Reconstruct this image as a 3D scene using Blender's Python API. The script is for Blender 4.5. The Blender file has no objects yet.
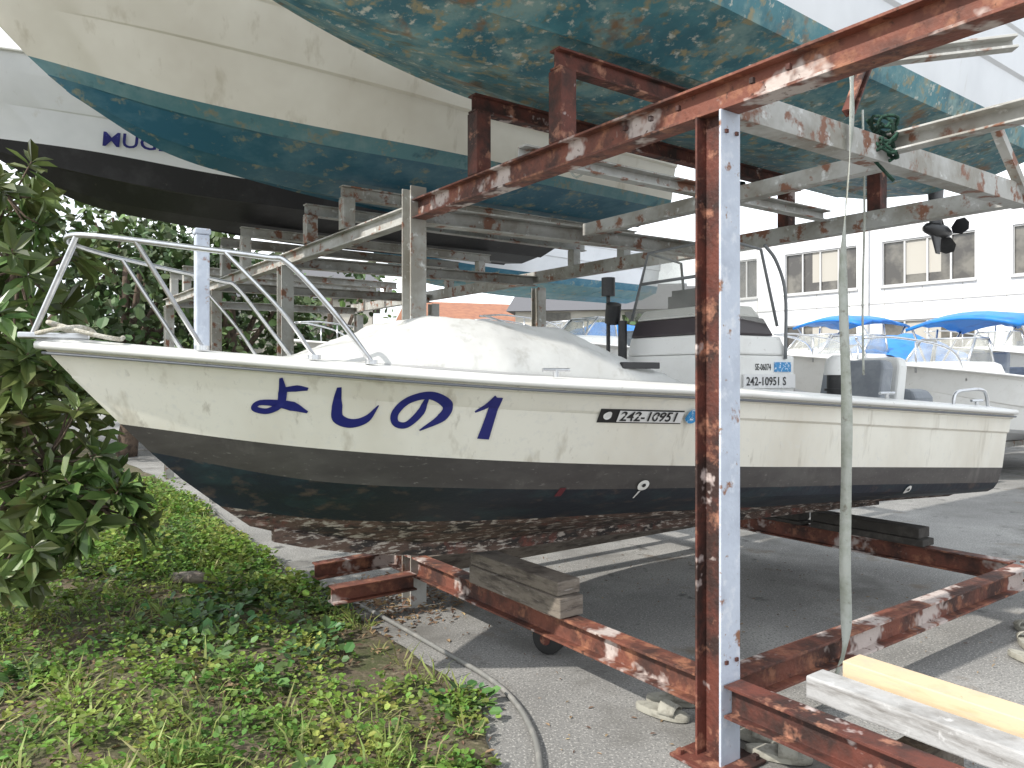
import bpy, math, random
import numpy as np
from mathutils import Vector, noise as mnoise
from mathutils.bvhtree import BVHTree
random.seed(3); rng=np.random.default_rng(3)
scn=bpy.context.scene
# ------------------------------------------------------------ materials
def _n(nt,t,**k):
    n=nt.nodes.new(t)
    for a,b in k.items(): setattr(n,a,b)
    return n
def M(name,base,rough=.6,layers=(),metal=0.,bump=0.,bscale=30.,spec=.5,island=0.,sub=0.):
    """layers: (color, scale, lo, hi, (stretch xyz), detail)"""
    m=bpy.data.materials.new(name); m.use_nodes=True; nt=m.node_tree
    b=nt.nodes['Principled BSDF']; L=nt.links
    tc=_n(nt,'ShaderNodeTexCoord')
    b.inputs['Roughness'].default_value=rough; b.inputs['Metallic'].default_value=metal
    b.inputs['Specular IOR Level'].default_value=spec
    cur=_n(nt,'ShaderNodeRGB'); cur.outputs[0].default_value=(*base,1); cur=cur.outputs[0]
    for i,l in enumerate(layers):
        col,sc,lo,hi=l[:4]; st=l[4] if len(l)>4 else (1,1,1); det=l[5] if len(l)>5 else 4
        mp=_n(nt,'ShaderNodeMapping'); mp.inputs['Scale'].default_value=st
        mp.inputs['Location'].default_value=(i*3.7,i*1.3,i*5.1)
        L.new(tc.outputs['Object'],mp.inputs[0])
        nz=_n(nt,'ShaderNodeTexNoise'); nz.inputs['Scale'].default_value=sc; nz.inputs['Detail'].default_value=det
        nz.inputs['Roughness'].default_value=.64
        L.new(mp.outputs[0],nz.inputs['Vector'])
        mr=_n(nt,'ShaderNodeMapRange'); mr.inputs[1].default_value=lo; mr.inputs[2].default_value=hi
        L.new(nz.outputs[0],mr.inputs[0])
        mx=_n(nt,'ShaderNodeMix',data_type='RGBA'); mx.inputs[7].default_value=(*col,1)
        L.new(mr.outputs[0],mx.inputs[0]); L.new(cur,mx.inputs[6]); cur=mx.outputs[2]
    if island:
        g=_n(nt,'ShaderNodeNewGeometry'); h=_n(nt,'ShaderNodeHueSaturation')
        mr=_n(nt,'ShaderNodeMapRange'); mr.inputs[3].default_value=1-island; mr.inputs[4].default_value=1+island
        L.new(g.outputs['Random Per Island'],mr.inputs[0]); L.new(mr.outputs[0],h.inputs['Value'])
        mr2=_n(nt,'ShaderNodeMapRange'); mr2.inputs[3].default_value=.47; mr2.inputs[4].default_value=.52
        L.new(g.outputs['Random Per Island'],mr2.inputs[0]); L.new(mr2.outputs[0],h.inputs['Hue'])
        L.new(cur,h.inputs['Color']); cur=h.outputs[0]
    L.new(cur,b.inputs['Base Color'])
    if sub:
        tr=_n(nt,'ShaderNodeBsdfTranslucent'); L.new(cur,tr.inputs[0])
        ms=_n(nt,'ShaderNodeMixShader'); ms.inputs[0].default_value=sub
        L.new(b.outputs[0],ms.inputs[1]); L.new(tr.outputs[0],ms.inputs[2])
        L.new(ms.outputs[0],nt.nodes['Material Output'].inputs[0])
    if bump:
        nz=_n(nt,'ShaderNodeTexNoise'); nz.inputs['Scale'].default_value=bscale; nz.inputs['Detail'].default_value=3
        L.new(tc.outputs['Object'],nz.inputs['Vector'])
        bp=_n(nt,'ShaderNodeBump'); bp.inputs['Strength'].default_value=bump; bp.inputs['Distance'].default_value=.01
        L.new(nz.outputs[0],bp.inputs['Height']); L.new(bp.outputs[0],b.inputs['Normal'])
    return m
rust=M('rust_steel',(.19,.065,.042),.7,[((.055,.025,.02),4,.42,.62),((.30,.13,.075),11,.53,.68),((.50,.43,.40),3.2,.55,.61),((.07,.03,.02),30,.6,.7)],bump=.5,bscale=45)
rust2=M('rust_steel_dark',(.13,.038,.026),.72,[((.035,.017,.014),5,.4,.6),((.36,.17,.11),9,.56,.68),((.50,.42,.40),4.5,.63,.68)],bump=.5,bscale=50)
pale=M('pale_paint_steel',(.44,.44,.42),.6,[((.28,.265,.23),3,.42,.62),((.22,.10,.06),7,.56,.63),((.60,.61,.60),14,.6,.7)],bump=.3,bscale=40)
bluew=M('bluish_paint_steel',(.50,.55,.64),.5,[((.38,.42,.50),4,.45,.7),((.64,.67,.73),12,.55,.7),((.25,.12,.07),9,.62,.68),((.3,.2,.14),22,.64,.70)],bump=.25,bscale=40)
hullw=M('hull_gelcoat',(.80,.78,.70),.32,[((.66,.62,.53),1.6,.42,.72,(1,1,.6)),((.42,.38,.30),8,.57,.80,(1,1,.10)),((.45,.42,.36),22,.62,.80,(1,1,.10)),((.70,.69,.64),30,.55,.8),((.35,.31,.26),45,.70,.78)],bump=.05,bscale=6)
hullw2=M('hull_gelcoat_cream',(.78,.75,.66),.35,[((.66,.62,.53),1.2,.4,.7),((.45,.40,.30),6,.58,.80,(1,1,.2))])
hullw3=M('hull_gelcoat_white',(.75,.77,.80),.35,[((.64,.66,.69),1.2,.4,.7),((.48,.45,.40),7,.63,.85,(1,1,.2))])
bootg=M('boot_stripe',(.055,.05,.05),.5,[((.085,.08,.076),3,.4,.7,(1,1,3)),((.19,.18,.17),28,.62,.76,(1,1,3)),((.16,.15,.14),4,.60,.78,(1,1,.3))],bump=.1)
bootn=M('antifoul_navy',(.014,.020,.032),.5,[((.022,.044,.055),4,.5,.7,(1,1,2)),((.08,.06,.055),9,.56,.72,(1,1,2))],bump=.2)
rott=M('worn_bottom',(.11,.07,.055),.8,[((.03,.025,.024),7,.45,.6,(1,1,3)),((.42,.37,.33),16,.53,.61,(1,1,4)),((.18,.06,.045),5,.58,.7)],bump=.8,bscale=40)
teal=M('antifoul_teal',(.06,.20,.235),.55,[((.028,.12,.155),2.2,.42,.6),((.18,.29,.28),5,.46,.64),((.27,.24,.14),11,.54,.65),((.46,.47,.41),17,.58,.68),((.18,.11,.06),3.1,.58,.68),((.10,.13,.10),7,.60,.68)],bump=.3,bscale=30)
blueb=M('antifoul_blue',(.03,.13,.20),.45,[((.09,.21,.27),3,.45,.7,(1,1,2)),((.26,.27,.20),9,.57,.69)],bump=.15)
tealgrey=M('antifoul_tealgrey',(.10,.23,.26),.55,[((.17,.29,.31),4,.45,.65),((.26,.25,.18),8,.55,.67),((.05,.14,.18),6,.58,.7)],bump=.2)
blackb=M('antifoul_black',(.014,.014,.018),.55,[((.03,.03,.035),4,.5,.7),((.08,.07,.06),12,.66,.76)],bump=.1)
white=M('white_gelcoat',(.80,.80,.78),.35,[((.68,.67,.64),3,.5,.8),((.5,.48,.44),25,.64,.8)])
canvas=M('white_canopy',(.58,.585,.57),.65,[((.47,.47,.455),2.5,.42,.7),((.33,.32,.29),9,.58,.80),((.40,.39,.36),14,.58,.8,(1,1,.2))],bump=.7,bscale=7)
navytxt=M('navy_lettering',(.012,.015,.15),.4,[((.03,.035,.22),9,.55,.75)])
blacktxt=M('black_lettering',(.02,.02,.022),.5)
stickw=M('sticker_white',(.75,.75,.75),.4)
stickb=M('sticker_blue',(.03,.25,.55),.4,[((.7,.8,.9),60,.55,.6)])
chrome=M('stainless_tube',(.62,.63,.65),.28,[((.4,.4,.4),20,.5,.8)],metal=1.)
rubber=M('black_plastic',(.018,.018,.02),.45,[((.04,.04,.04),12,.5,.7)])
band=M('console_band',(.05,.04,.045),.4)
greyseat=M('grey_vinyl',(.24,.26,.29),.55,[((.34,.36,.39),5,.5,.7)],bump=.1)
timber=M('weathered_timber',(.20,.17,.14),.85,[((.08,.065,.055),6,.45,.65,(1,1,6)),((.34,.31,.28),14,.6,.75,(1,1,5))],bump=.7,bscale=40)
timberd=M('dark_timber',(.05,.045,.04),.85,[((.1,.09,.08),9,.5,.7)],bump=.6)
lumber=M('new_lumber',(.64,.50,.33),.7,[((.50,.36,.21),5,.5,.7,(.6,.6,4)),((.35,.2,.1),14,.68,.74),((.55,.45,.33),25,.5,.7,(.4,.4,5))],bump=.15)
lumberg=M('whitewashed_lumber',(.42,.42,.42),.8,[((.2,.19,.18),6,.5,.68,(.5,.5,4)),((.6,.6,.6),12,.6,.7)],bump=.5)
hosem=M('grey_hose',(.20,.20,.19),.5,[((.30,.29,.27),12,.5,.7)])
strapm=M('webbing_strap',(.46,.48,.44),.85,[((.30,.32,.26),8,.45,.7),((.2,.19,.15),25,.6,.75)],bump=.4,bscale=200)
ropem=M('green_rope',(.02,.07,.045),.9,[((.01,.03,.02),30,.4,.6)],bump=.8,bscale=120)
ropew=M('white_rope',(.6,.58,.52),.9,[((.4,.37,.3),30,.4,.6)],bump=.8,bscale=150)
bluet=M('blue_tarp',(.015,.20,.60),.5,[((.02,.12,.42),4,.5,.7)],bump=.3,bscale=6)
wallw=M('white_cladding',(.80,.81,.84),.7,[((.72,.73,.76),.5,.45,.75),((.60,.60,.61),2,.60,.85,(1,1,.15))])
frameal=M('aluminium_frame',(.5,.5,.5),.4)
winm=M('window_glass',(.06,.055,.05),.12,[((.16,.15,.13),.8,.45,.6)],spec=.8)
rooft=M('orange_roof_tiles',(.36,.16,.09),.8,[((.26,.11,.07),3,.4,.7)],bump=.6,bscale=8)
roofg=M('grey_roof',(.12,.12,.13),.8)
housew=M('render_wall',(.55,.52,.46),.9,[((.45,.42,.37),1,.4,.7)])
sandalm=M('sandal_foam',(.36,.35,.30),.8,[((.20,.19,.16),20,.5,.7)],bump=.2)
tyre=M('tyre_rubber',(.03,.03,.03),.8,bump=.3)
soil=M('soil',(.13,.10,.07),.95,[((.07,.08,.03),5,.40,.60),((.26,.22,.15),18,.55,.70)],bump=1.,bscale=40)
bark=M('bark',(.14,.10,.075),.9,[((.06,.045,.035),12,.45,.65)],bump=.8,bscale=40)
leafm=M('shrub_leaf',(.08,.135,.04),.35,[((.17,.21,.07),1.8,.42,.62),((.19,.14,.06),5,.62,.74)],island=.6,sub=.25)
weedm=M('weed_leaf',(.21,.33,.055),.6,[((.09,.19,.035),2.2,.42,.58),((.38,.40,.10),3.5,.50,.68)],island=.5,sub=.35)
weedd=M('ivy_leaf',(.05,.12,.035),.5,[((.11,.19,.05),2.2,.42,.6)],island=.5)
grassm=M('grass_blade',(.26,.33,.09),.6,[((.44,.39,.20),4,.48,.66)],island=.4,sub=.3)
deadm=M('dead_leaf',(.28,.19,.11),.85,[((.14,.09,.055),9,.45,.6)],island=.5)
treem=M('tree_leaf',(.05,.09,.03),.55,[((.10,.15,.045),.7,.45,.62)],island=.5)
hillm=M('wooded_hill',(.09,.13,.10),.95,[((.06,.09,.07),.15,.4,.6),((.15,.18,.14),.4,.5,.7)],bump=1.,bscale=.3)
asph=M('asphalt',(.265,.26,.25),.92,[((.18,.177,.17),.55,.42,.64),((.34,.335,.32),1.3,.50,.70),((.15,.15,.147),75,.53,.66,(1,1,1),1),((.42,.41,.385),90,.57,.68,(1,1,1),1),((.13,.125,.115),.9,.55,.70),((.09,.088,.085),3.5,.63,.71),((.17,.14,.11),2.2,.61,.73)],bump=.3,bscale=90)
def clear_mat():
    m=bpy.data.materials.new('clear_acrylic'); m.use_nodes=True; nt=m.node_tree; b=nt.nodes['Principled BSDF']
    b.inputs['Base Color'].default_value=(.55,.55,.52,1); b.inputs['Roughness'].default_value=.15
    t=_n(nt,'ShaderNodeBsdfTransparent'); t.inputs[0].default_value=(.9,.9,.88,1)
    nz=_n(nt,'ShaderNodeTexNoise'); nz.inputs['Scale'].default_value=4; tc=_n(nt,'ShaderNodeTexCoord')
    nt.links.new(tc.outputs['Object'],nz.inputs['Vector'])
    mr=_n(nt,'ShaderNodeMapRange'); mr.inputs[1].default_value=.3; mr.inputs[2].default_value=.7; mr.inputs[3].default_value=.18; mr.inputs[4].default_value=.42
    nt.links.new(nz.outputs[0],mr.inputs[0])
    ms=_n(nt,'ShaderNodeMixShader'); nt.links.new(mr.outputs[0],ms.inputs[0])
    nt.links.new(t.outputs[0],ms.inputs[1]); nt.links.new(b.outputs[0],ms.inputs[2])
    nt.links.new(ms.outputs[0],nt.nodes['Material Output'].inputs[0]); return m
clear=clear_mat()
# ------------------------------------------------------------ geometry helpers
def empty(name):
    e=bpy.data.objects.new(name,None); e.empty_display_size=.2; scn.collection.objects.link(e); return e
def mk(name,v,f,mats,mi=None,parent=None,smooth=False,sharp=None,bevel=0):
    me=bpy.data.meshes.new(name); me.from_pydata([tuple(p) for p in v],[],f)
    if not isinstance(mats,(list,tuple)): mats=[mats]
    for m in mats: me.materials.append(m)
    if mi is not None: me.polygons.foreach_set('material_index',mi)
    if smooth:
        me.polygons.foreach_set('use_smooth',[True]*len(f))
        if sharp: me.set_sharp_from_angle(angle=math.radians(sharp))
    me.update()
    o=bpy.data.objects.new(name,me); scn.collection.objects.link(o)
    if parent: o.parent=parent
    if bevel:
        b=o.modifiers.new('bevel','BEVEL'); b.width=bevel; b.segments=2; b.limit_method='ANGLE'; b.angle_limit=math.radians(40)
    return o
class Geo:
    def __init__(s): s.v=[];s.f=[];s.m=[]
    def add(s,v,f,mi=0):
        k=len(s.v); s.v+=[Vector(p) for p in v]; s.f+=[tuple(i+k for i in q) for q in f]; s.m+=[mi]*len(f) if isinstance(mi,int) else list(mi)
    def obox(s,c,ax,ay,hx,hy,z0,z1,mi=0,tilt=0):
        c=Vector((c[0],c[1],0)); ax=Vector((ax[0],ax[1],0)).normalized(); ay=Vector((ay[0],ay[1],0)).normalized()
        v=[]
        for z in (z0,z1):
            for a,b in((-1,-1),(1,-1),(1,1),(-1,1)): v.append(c+ax*a*hx+ay*b*hy+Vector((0,0,z+tilt*a)))
        s.add(v,[(0,3,2,1),(4,5,6,7),(0,1,5,4),(1,2,6,5),(2,3,7,6),(3,0,4,7)],mi)
    def loft(s,rings,mi=0,cap=True):
        k=len(rings[0]); v=[p for r in rings for p in r]; f=[]
        for i in range(len(rings)-1):
            for j in range(k): f.append((i*k+j,i*k+(j+1)%k,(i+1)*k+(j+1)%k,(i+1)*k+j))
        if cap: f.append(tuple(range(k-1,-1,-1))); f.append(tuple((len(rings)-1)*k+j for j in range(k)))
        s.add(v,f,mi)
    def prism(s,a,b,prof,up=(0,0,1),mi=0):
        a=Vector(a);b=Vector(b); d=(b-a).normalized(); x=d.cross(Vector(up)).normalized(); y=x.cross(d)
        s.loft([[p+x*q[0]+y*q[1] for q in prof] for p in (a,b)],mi)
    def tube(s,pts,r,n=8,mi=0):
        pts=[Vector(p) for p in pts]; rings=[]; ref=None
        for i,p in enumerate(pts):
            t=(pts[min(i+1,len(pts)-1)]-pts[max(i-1,0)]).normalized()
            if ref is None: ref=t.orthogonal().normalized()
            x=(ref-t*ref.dot(t)).normalized(); ref=x; y=t.cross(x)
            rr=r[i] if isinstance(r,(list,tuple)) else r
            rings.append([p+x*rr*math.cos(2*math.pi*j/n)+y*rr*math.sin(2*math.pi*j/n) for j in range(n)])
        s.loft(rings,mi)
    def build(s,name,mats,parent=None,**k): return mk(name,s.v,s.f,mats,s.m,parent,**k)
def cat(pts,k=8):
    P=[Vector(p) for p in pts]; P=[P[0]*2-P[1]]+P+[P[-1]*2-P[-2]]; out=[]
    for i in range(1,len(P)-2):
        for j in range(k):
            t=j/k; a,b,c,d=P[i-1:i+3]
            out.append(.5*((2*b)+(c-a)*t+(2*a-5*b+4*c-d)*t*t+(3*b-a-3*c+d)*t**3))
    out.append(P[-2]); return out
def iprof(w,h,t=.011,wb=.008):
    a=w/2;b=h/2;c=wb/2
    return [(-a,-b),(a,-b),(a,-b+t),(c,-b+t),(c,b-t),(a,b-t),(a,b),(-a,b),(-a,b-t),(-c,b-t),(-c,-b+t),(-a,-b+t)]
def cprof(w,h,t=.01,side=1):
    a=w/2*side;b=h/2;p=[(-a,-b),(a,-b),(a,-b+t),(-a+t*side,-b+t),(-a+t*side,b-t),(a,b-t),(a,b),(-a,b)]
    return p if side>0 else p[::-1]
def bprof(w,h): return [(-w/2,-h/2),(w/2,-h/2),(w/2,h/2),(-w/2,h/2)]
def herm(pts,x):
    xs=[p[0] for p in pts]; ys=[p[1] for p in pts]; n=len(xs)
    if n==1: return ys[0]
    if x<=xs[0]: return ys[0]
    if x>=xs[-1]: return ys[-1]
    sl=[(ys[i+1]-ys[i])/(xs[i+1]-xs[i]) for i in range(n-1)]
    m=[sl[0]]+[(sl[i-1]+sl[i])/2 if sl[i-1]*sl[i]>0 else 0 for i in range(1,n-1)]+[sl[-1]]
    for i in range(n-1):
        if x<=xs[i+1]:
            h=xs[i+1]-xs[i]; t=(x-xs[i])/h
            return (2*t**3-3*t*t+1)*ys[i]+(t**3-2*t*t+t)*h*m[i]+(-2*t**3+3*t*t)*ys[i+1]+(t**3-t*t)*h*m[i+1]
class Frame:
    def __init__(s,x,y,deg): s.x,s.y=x,y; a=math.radians(deg); s.c,s.s=math.cos(a),math.sin(a)
    def __call__(s,u,l,z): return Vector((s.x+u*s.c+l*s.s, s.y+u*s.s-l*s.c, z))
    def ax(s): return (s.c,s.s)
    def ay(s): return (s.s,-s.c)
def roww(r,s,L):
    x=max(0,min((s-r['s0'])/r['xf'],1)); w=r['W']*(1-(1-x)**r['p'])
    return w*(1-r.get('tp',.05)*max(0,(s-r['xf'])/(L-r['xf'])))
def hull(parent,fr,L,rows,mats,rowmi,nT=56,deckmi=None,transmi=0,well=None):
    V=[];F=[];mi=[]; nR=len(rows)
    for side in(1,-1):
        for r in rows:
            for i in range(nT+1):
                t=(i/nT)**1.5; s=r['s0']+(L-r['s0'])*t
                V.append(fr(s,side*roww(r,s,L),herm(r['z'],s)))
    N=nT+1
    for si in(0,1):
        for j in range(nR-1):
            for i in range(nT):
                a=si*nR*N+j*N+i; q=(a,a+1,a+1+N,a+N)
                F.append(q if si==0 else q[::-1]); mi.append(rowmi[j])
    F.append(tuple([j*N+nT for j in range(nR)]+[nR*N+j*N+nT for j in range(nR-1,0,-1)])); mi.append(transmi)
    bv=BVHTree.FromPolygons([tuple(v) for v in V],F)
    mk('hull',V,F,mats,mi,parent,smooth=True,sharp=14)
    top=rows[-1]; G=Geo(); prof=[]
    for i in range(nT+1):
        t=(i/nT)**1.5; s=L*t; w=roww(top,s,L); z=herm(top['z'],s)+.004; wi=max(w-.16,w*.35)
        if well and well[0]<s<L-.12: zz=well[1]
        else: zz=z+.02
        ring=[]
        for l,q in((w,z),(wi,z+.02),(wi-.005,zz),(-wi+.005,zz),(-wi,z+.02),(-w,z)): ring.append(fr(s,l,q))
        prof.append(ring)
    v=[p for r in prof for p in r]; f=[]
    for i in range(nT):
        for j in range(5): f.append((i*6+j,i*6+j+1,i*6+6+j+1,i*6+6+j))
    mk('deck',v,f,mats[deckmi] if deckmi is not None else mats[0],None,parent,smooth=True,sharp=25)
    for side in(1,-1):
        pts=[]
        for i in range(nT+1):
            s=L*(i/nT)**1.5; pts.append(fr(s,side*(roww(top,s,L)+.008),herm(top['z'],s)-.012))
        R=Geo(); R.tube(pts,.017,8); R.build('rub_rail',[mats[deckmi] if deckmi is not None else mats[0]],parent,smooth=True)
    return bv
def onhull(bv,fr,s,z,side=1,off=.005):
    o=fr(s,side*4,z); d=(fr(s,0,z)-o).normalized()
    h,n,_,_=bv.ray_cast(o,d)
    if h is None: return fr(s,side*1.0,z)
    return h-d*off
def decal(name,parent,mat,bv,fr,v2,faces,side=1,off=.006):
    mk(name,[onhull(bv,fr,s,z,side,off) for s,z in v2],faces,mat,None,parent)
def stroke(pts,ws,k=10):
    P=cat([(a,b,0) for a,b in pts],k); n=len(P); v=[]
    for i,p in enumerate(P):
        t=(P[min(i+1,n-1)]-P[max(i-1,0)]).normalized(); nn=Vector((-t.y,t.x,0))
        w=np.interp(i/(n-1),np.linspace(0,1,len(ws)),ws)/2
        v+=[(p.x+nn.x*w,p.y+nn.y*w),(p.x-nn.x*w,p.y-nn.y*w)]
    f=[(2*i,2*i+1,2*i+3,2*i+2) for i in range(n-1)]
    return v,f
def text2d(body,size,bold=0.):
    c=bpy.data.curves.new('t','FONT'); c.body=body; c.size=size; c.offset=bold; c.resolution_u=3
    o=bpy.data.objects.new('t',c); scn.collection.objects.link(o)
    dg=bpy.context.evaluated_depsgraph_get(); dg.update(); me=bpy.data.meshes.new_from_object(o.evaluated_get(dg))
    v=[(p.co.x,p.co.y) for p in me.vertices]; f=[tuple(p.vertices) for p in me.polygons]
    bpy.data.objects.remove(o); bpy.data.meshes.remove(me); return v,f
# ------------------------------------------------------------ leaf instancing
LT=(np.array([[0,0,0],[.3,.17,.05],[.7,.17,.05],[1,0,-.1],[.7,-.17,.05],[.3,-.17,.05]]),[(0,1,2,3),(0,3,4,5)])
LR=(np.array([[0,0,0],[.25,.36,.06],[.75,.34,.04],[1,0,-.06],[.75,-.34,.04],[.25,-.36,.06]]),[(0,1,2,3),(0,3,4,5)])
LB=(np.array([[0,.035,0],[0,-.035,0],[.5,-.028,.10],[.5,.028,.10],[1,0,-.08]]),[(0,1,2,3),(3,2,4)])
def leaves(name,P,D,Nn,S,mat,T=LT,parent=None):
    P=np.asarray(P,float);D=np.asarray(D,float);Nn=np.asarray(Nn,float);S=np.asarray(S,float)
    D/=np.linalg.norm(D,axis=1,keepdims=True)+1e-9
    B=np.cross(Nn,D); B/=np.linalg.norm(B,axis=1,keepdims=True)+1e-9; Nn=np.cross(D,B)
    tv,tf=T; K=len(tv)
    V=P[:,None,:]+S[:,None,None]*(tv[None,:,0:1]*D[:,None,:]+tv[None,:,1:2]*B[:,None,:]+tv[None,:,2:3]*Nn[:,None,:])
    V=V.reshape(-1,3); F=[]
    for i in range(len(P)):
        k=i*K
        for q in tf: F.append(tuple(a+k for a in q))
    return mk(name,V.tolist(),F,mat,None,parent)
# ------------------------------------------------------------ rack frame (w along boats, lateral = -u)
R=Frame(.80,2.92,36)
def RU(w,u,z): return R(w,-u,z)
UP_U=tuple(RU(0,1,0)-RU(0,0,0))
rack=empty('boat_storage_rack')
def beam(name,a,b,w,h,mat,kind='I',up=(0,0,1),par=None):
    g=Geo(); p={'I':iprof(w,h),'C':cprof(w,h),'D':cprof(w,h,side=-1),'B':bprof(w,h)}[kind]
    g.prism(a,b,p,up); return g.build(name,[mat],par or rack,bevel=.0015)
UT=2.45
ZT=2.57
def hpost(w,u,z0,z1,m1,m2,W=.115,H=.125,par=None):
    g=Geo(); c=RU(w,u,0); ax=R.ax(); au=(UP_U[0],UP_U[1])
    for sgn in(-1,1):
        cc=RU(w,u+sgn*(H/2-.005),0); g.obox(cc,ax,au,W/2,.005,z0,z1,1 if sgn<0 else 0)
    g.obox(c,ax,au,.004,H/2-.0105,z0,z1,0)
    return g.build('post',[m1,m2],par or rack,bevel=.0015)
hpost(0,0,0.012,2.508,rust2,bluew)
hpost(0,UT,0.0,2.72,pale,pale); hpost(2.95,UT,0,2.55,pale,pale)
for w,u in((0,4.9),(0,7.3),(2.95,4.9),(2.95,7.3),(2.95,9.8),(0,9.8)): hpost(w,u,0,2.5,pale,pale)
g=Geo(); g.obox(RU(0,0,0),R.ax(),R.ay(),.13,.13,0.004,.016); 
for a in(-.1,.1):
    for b in(-.1,.1): g.obox(RU(a,b,0),R.ax(),R.ay(),.012,.012,.016,.035)
g.build('base_plate',[rust2],rack,bevel=.002)
beam('upper_beam',RU(0,-2.2,ZT),RU(0,UT-.06,ZT),.10,.125,rust)
beam('upper_beam',RU(0,UT+.07,ZT-.02),RU(0,10,ZT-.02),.09,.11,pale)
beam('upper_beam',RU(2.95,-2.2,2.62),RU(2.95,10,2.62),.10,.125,pale,'C')
beam('cross_beam',RU(.06,.0,ZT-.01),RU(2.9,.0,ZT+.02),.1,.12,pale,'D')
beam('cross_beam',RU(.06,UT,ZT-.02),RU(2.9,UT,ZT+.02),.1,.12,pale,'C')
for u in(4.9,7.3,9.8): beam('cross_beam',RU(.06,u,ZT-.03),RU(2.9,u,ZT-.0),.09,.11,pale,'C')
beam('mid_beam',RU(1.45,.06,2.60),RU(1.45,UT-.06,2.60),.08,.09,pale,'C')
beam('mid_beam',RU(1.2,-.06,2.60),RU(1.2,-2.2,2.60),.08,.09,pale,'C')
beam('cross_beam',RU(3.0,0,2.63),RU(6.0,0,2.63),.09,.11,pale,'C')
beam('brace',RU(2.90,-.05,2.5),RU(2.35,-.05,2.95),.05,.05,pale,'C')
beam('brace',RU(.07,-.09,2.66),RU(.75,-.75,2.72),.05,.05,pale,'C')
beam('brace',RU(.9,-.02,2.70),RU(1.05,-.02,2.95),.045,.045,rust2,'C')
def bunk(u,z,w0,w1,mat,zb=ZT+.065,ws=(0,)):
    for w in ws:
        g=Geo(); g.obox(RU(w,u,0),R.ax(),R.ay(),.048,.05,zb,z-.001); g.build('bunk_stub',[mat],rack,bevel=.004)
    beam('bunk_rail',RU(w0,u,z+.05),RU(w1,u,z+.05),.075,.10,mat,'I')
bunk(.94,2.99,-.05,3.1,rust2,ws=(0,2.95)); bunk(1.68,2.99,-.05,3.1,rust2,ws=(0,2.95))
beam('bunk_rail',RU(.02,1.3,2.68),RU(2.9,1.3,2.70),.07,.08,pale,'C')
for c,zz in((3.9,2.85),(6.5,2.95),(9.1,2.85)):
    for o in(-.38,.38):
        bunk(c+o,zz,-.05,3.1,pale,zb=ZT+.045,ws=(0,2.95))
ZL=.265
beam('lower_beam',RU(0,.07,ZL),RU(0,UT+.35,ZL),.10,.125,rust)
beam('lower_beam',RU(0.0,-.07,ZL),RU(0,-2.2,ZL),.10,.125,rust2)
beam('lower_beam',RU(.06,0,ZL),RU(2.9,0,ZL),.10,.125,rust)
beam('lower_beam',RU(3.0,0,ZL),RU(5.9,0,ZL),.10,.125,rust)
beam('lower_beam',RU(2.95,.07,ZL),RU(2.95,UT+2.2,ZL),.10,.125,rust)
beam('lower_beam',RU(2.95,-.07,ZL),RU(2.95,-2.2,ZL),.10,.125,rust)
beam('lower_beam',RU(-.62,UT-.12,ZL-.07),RU(-.07,UT-.12,ZL-.07),.10,.10,rust)
beam('lower_beam',RU(-.55,UT+.32,ZL-.03),RU(2.9,UT+.32,ZL+.02),.09,.10,rust,'I')
beam('lower_beam',RU(.06,UT-.05,ZL),RU(2.9,UT-.05,ZL),.10,.115,timber,'B')
g=Geo()
for z in(.40,2.42):
    for a in(-.03,.03): g.obox(RU(a,-.068,0),R.ax(),R.ay(),.007,.004,z,z+.014)
for u in(.15,.3,.45,-.2,-.35): g.obox(RU(-.055,u,0),R.ax(),R.ay(),.008,.008,ZT-.01,ZT+.01)
g.build('bolts',[rust2],rack)
for nm,w,u,z0,z1,hl,hw,mt in(('timber_block',0,1.27,.331,.50,.40,.075,timber),('timber_block',2.95,1.0,.331,.45,.42,.08,timberd),('timber_block',2.95,1.7,.331,.43,.2,.08,timberd)):
    g=Geo(); g.obox(RU(w,u,0),R.ay(),R.ax(),hl,hw,z0,z1-.072); g.obox(RU(w+.01,u+.02,0),R.ay(),R.ax(),hl*.97,hw*.95,z1-.07,z1); g.build(nm,[mt],None,bevel=.006)
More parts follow.
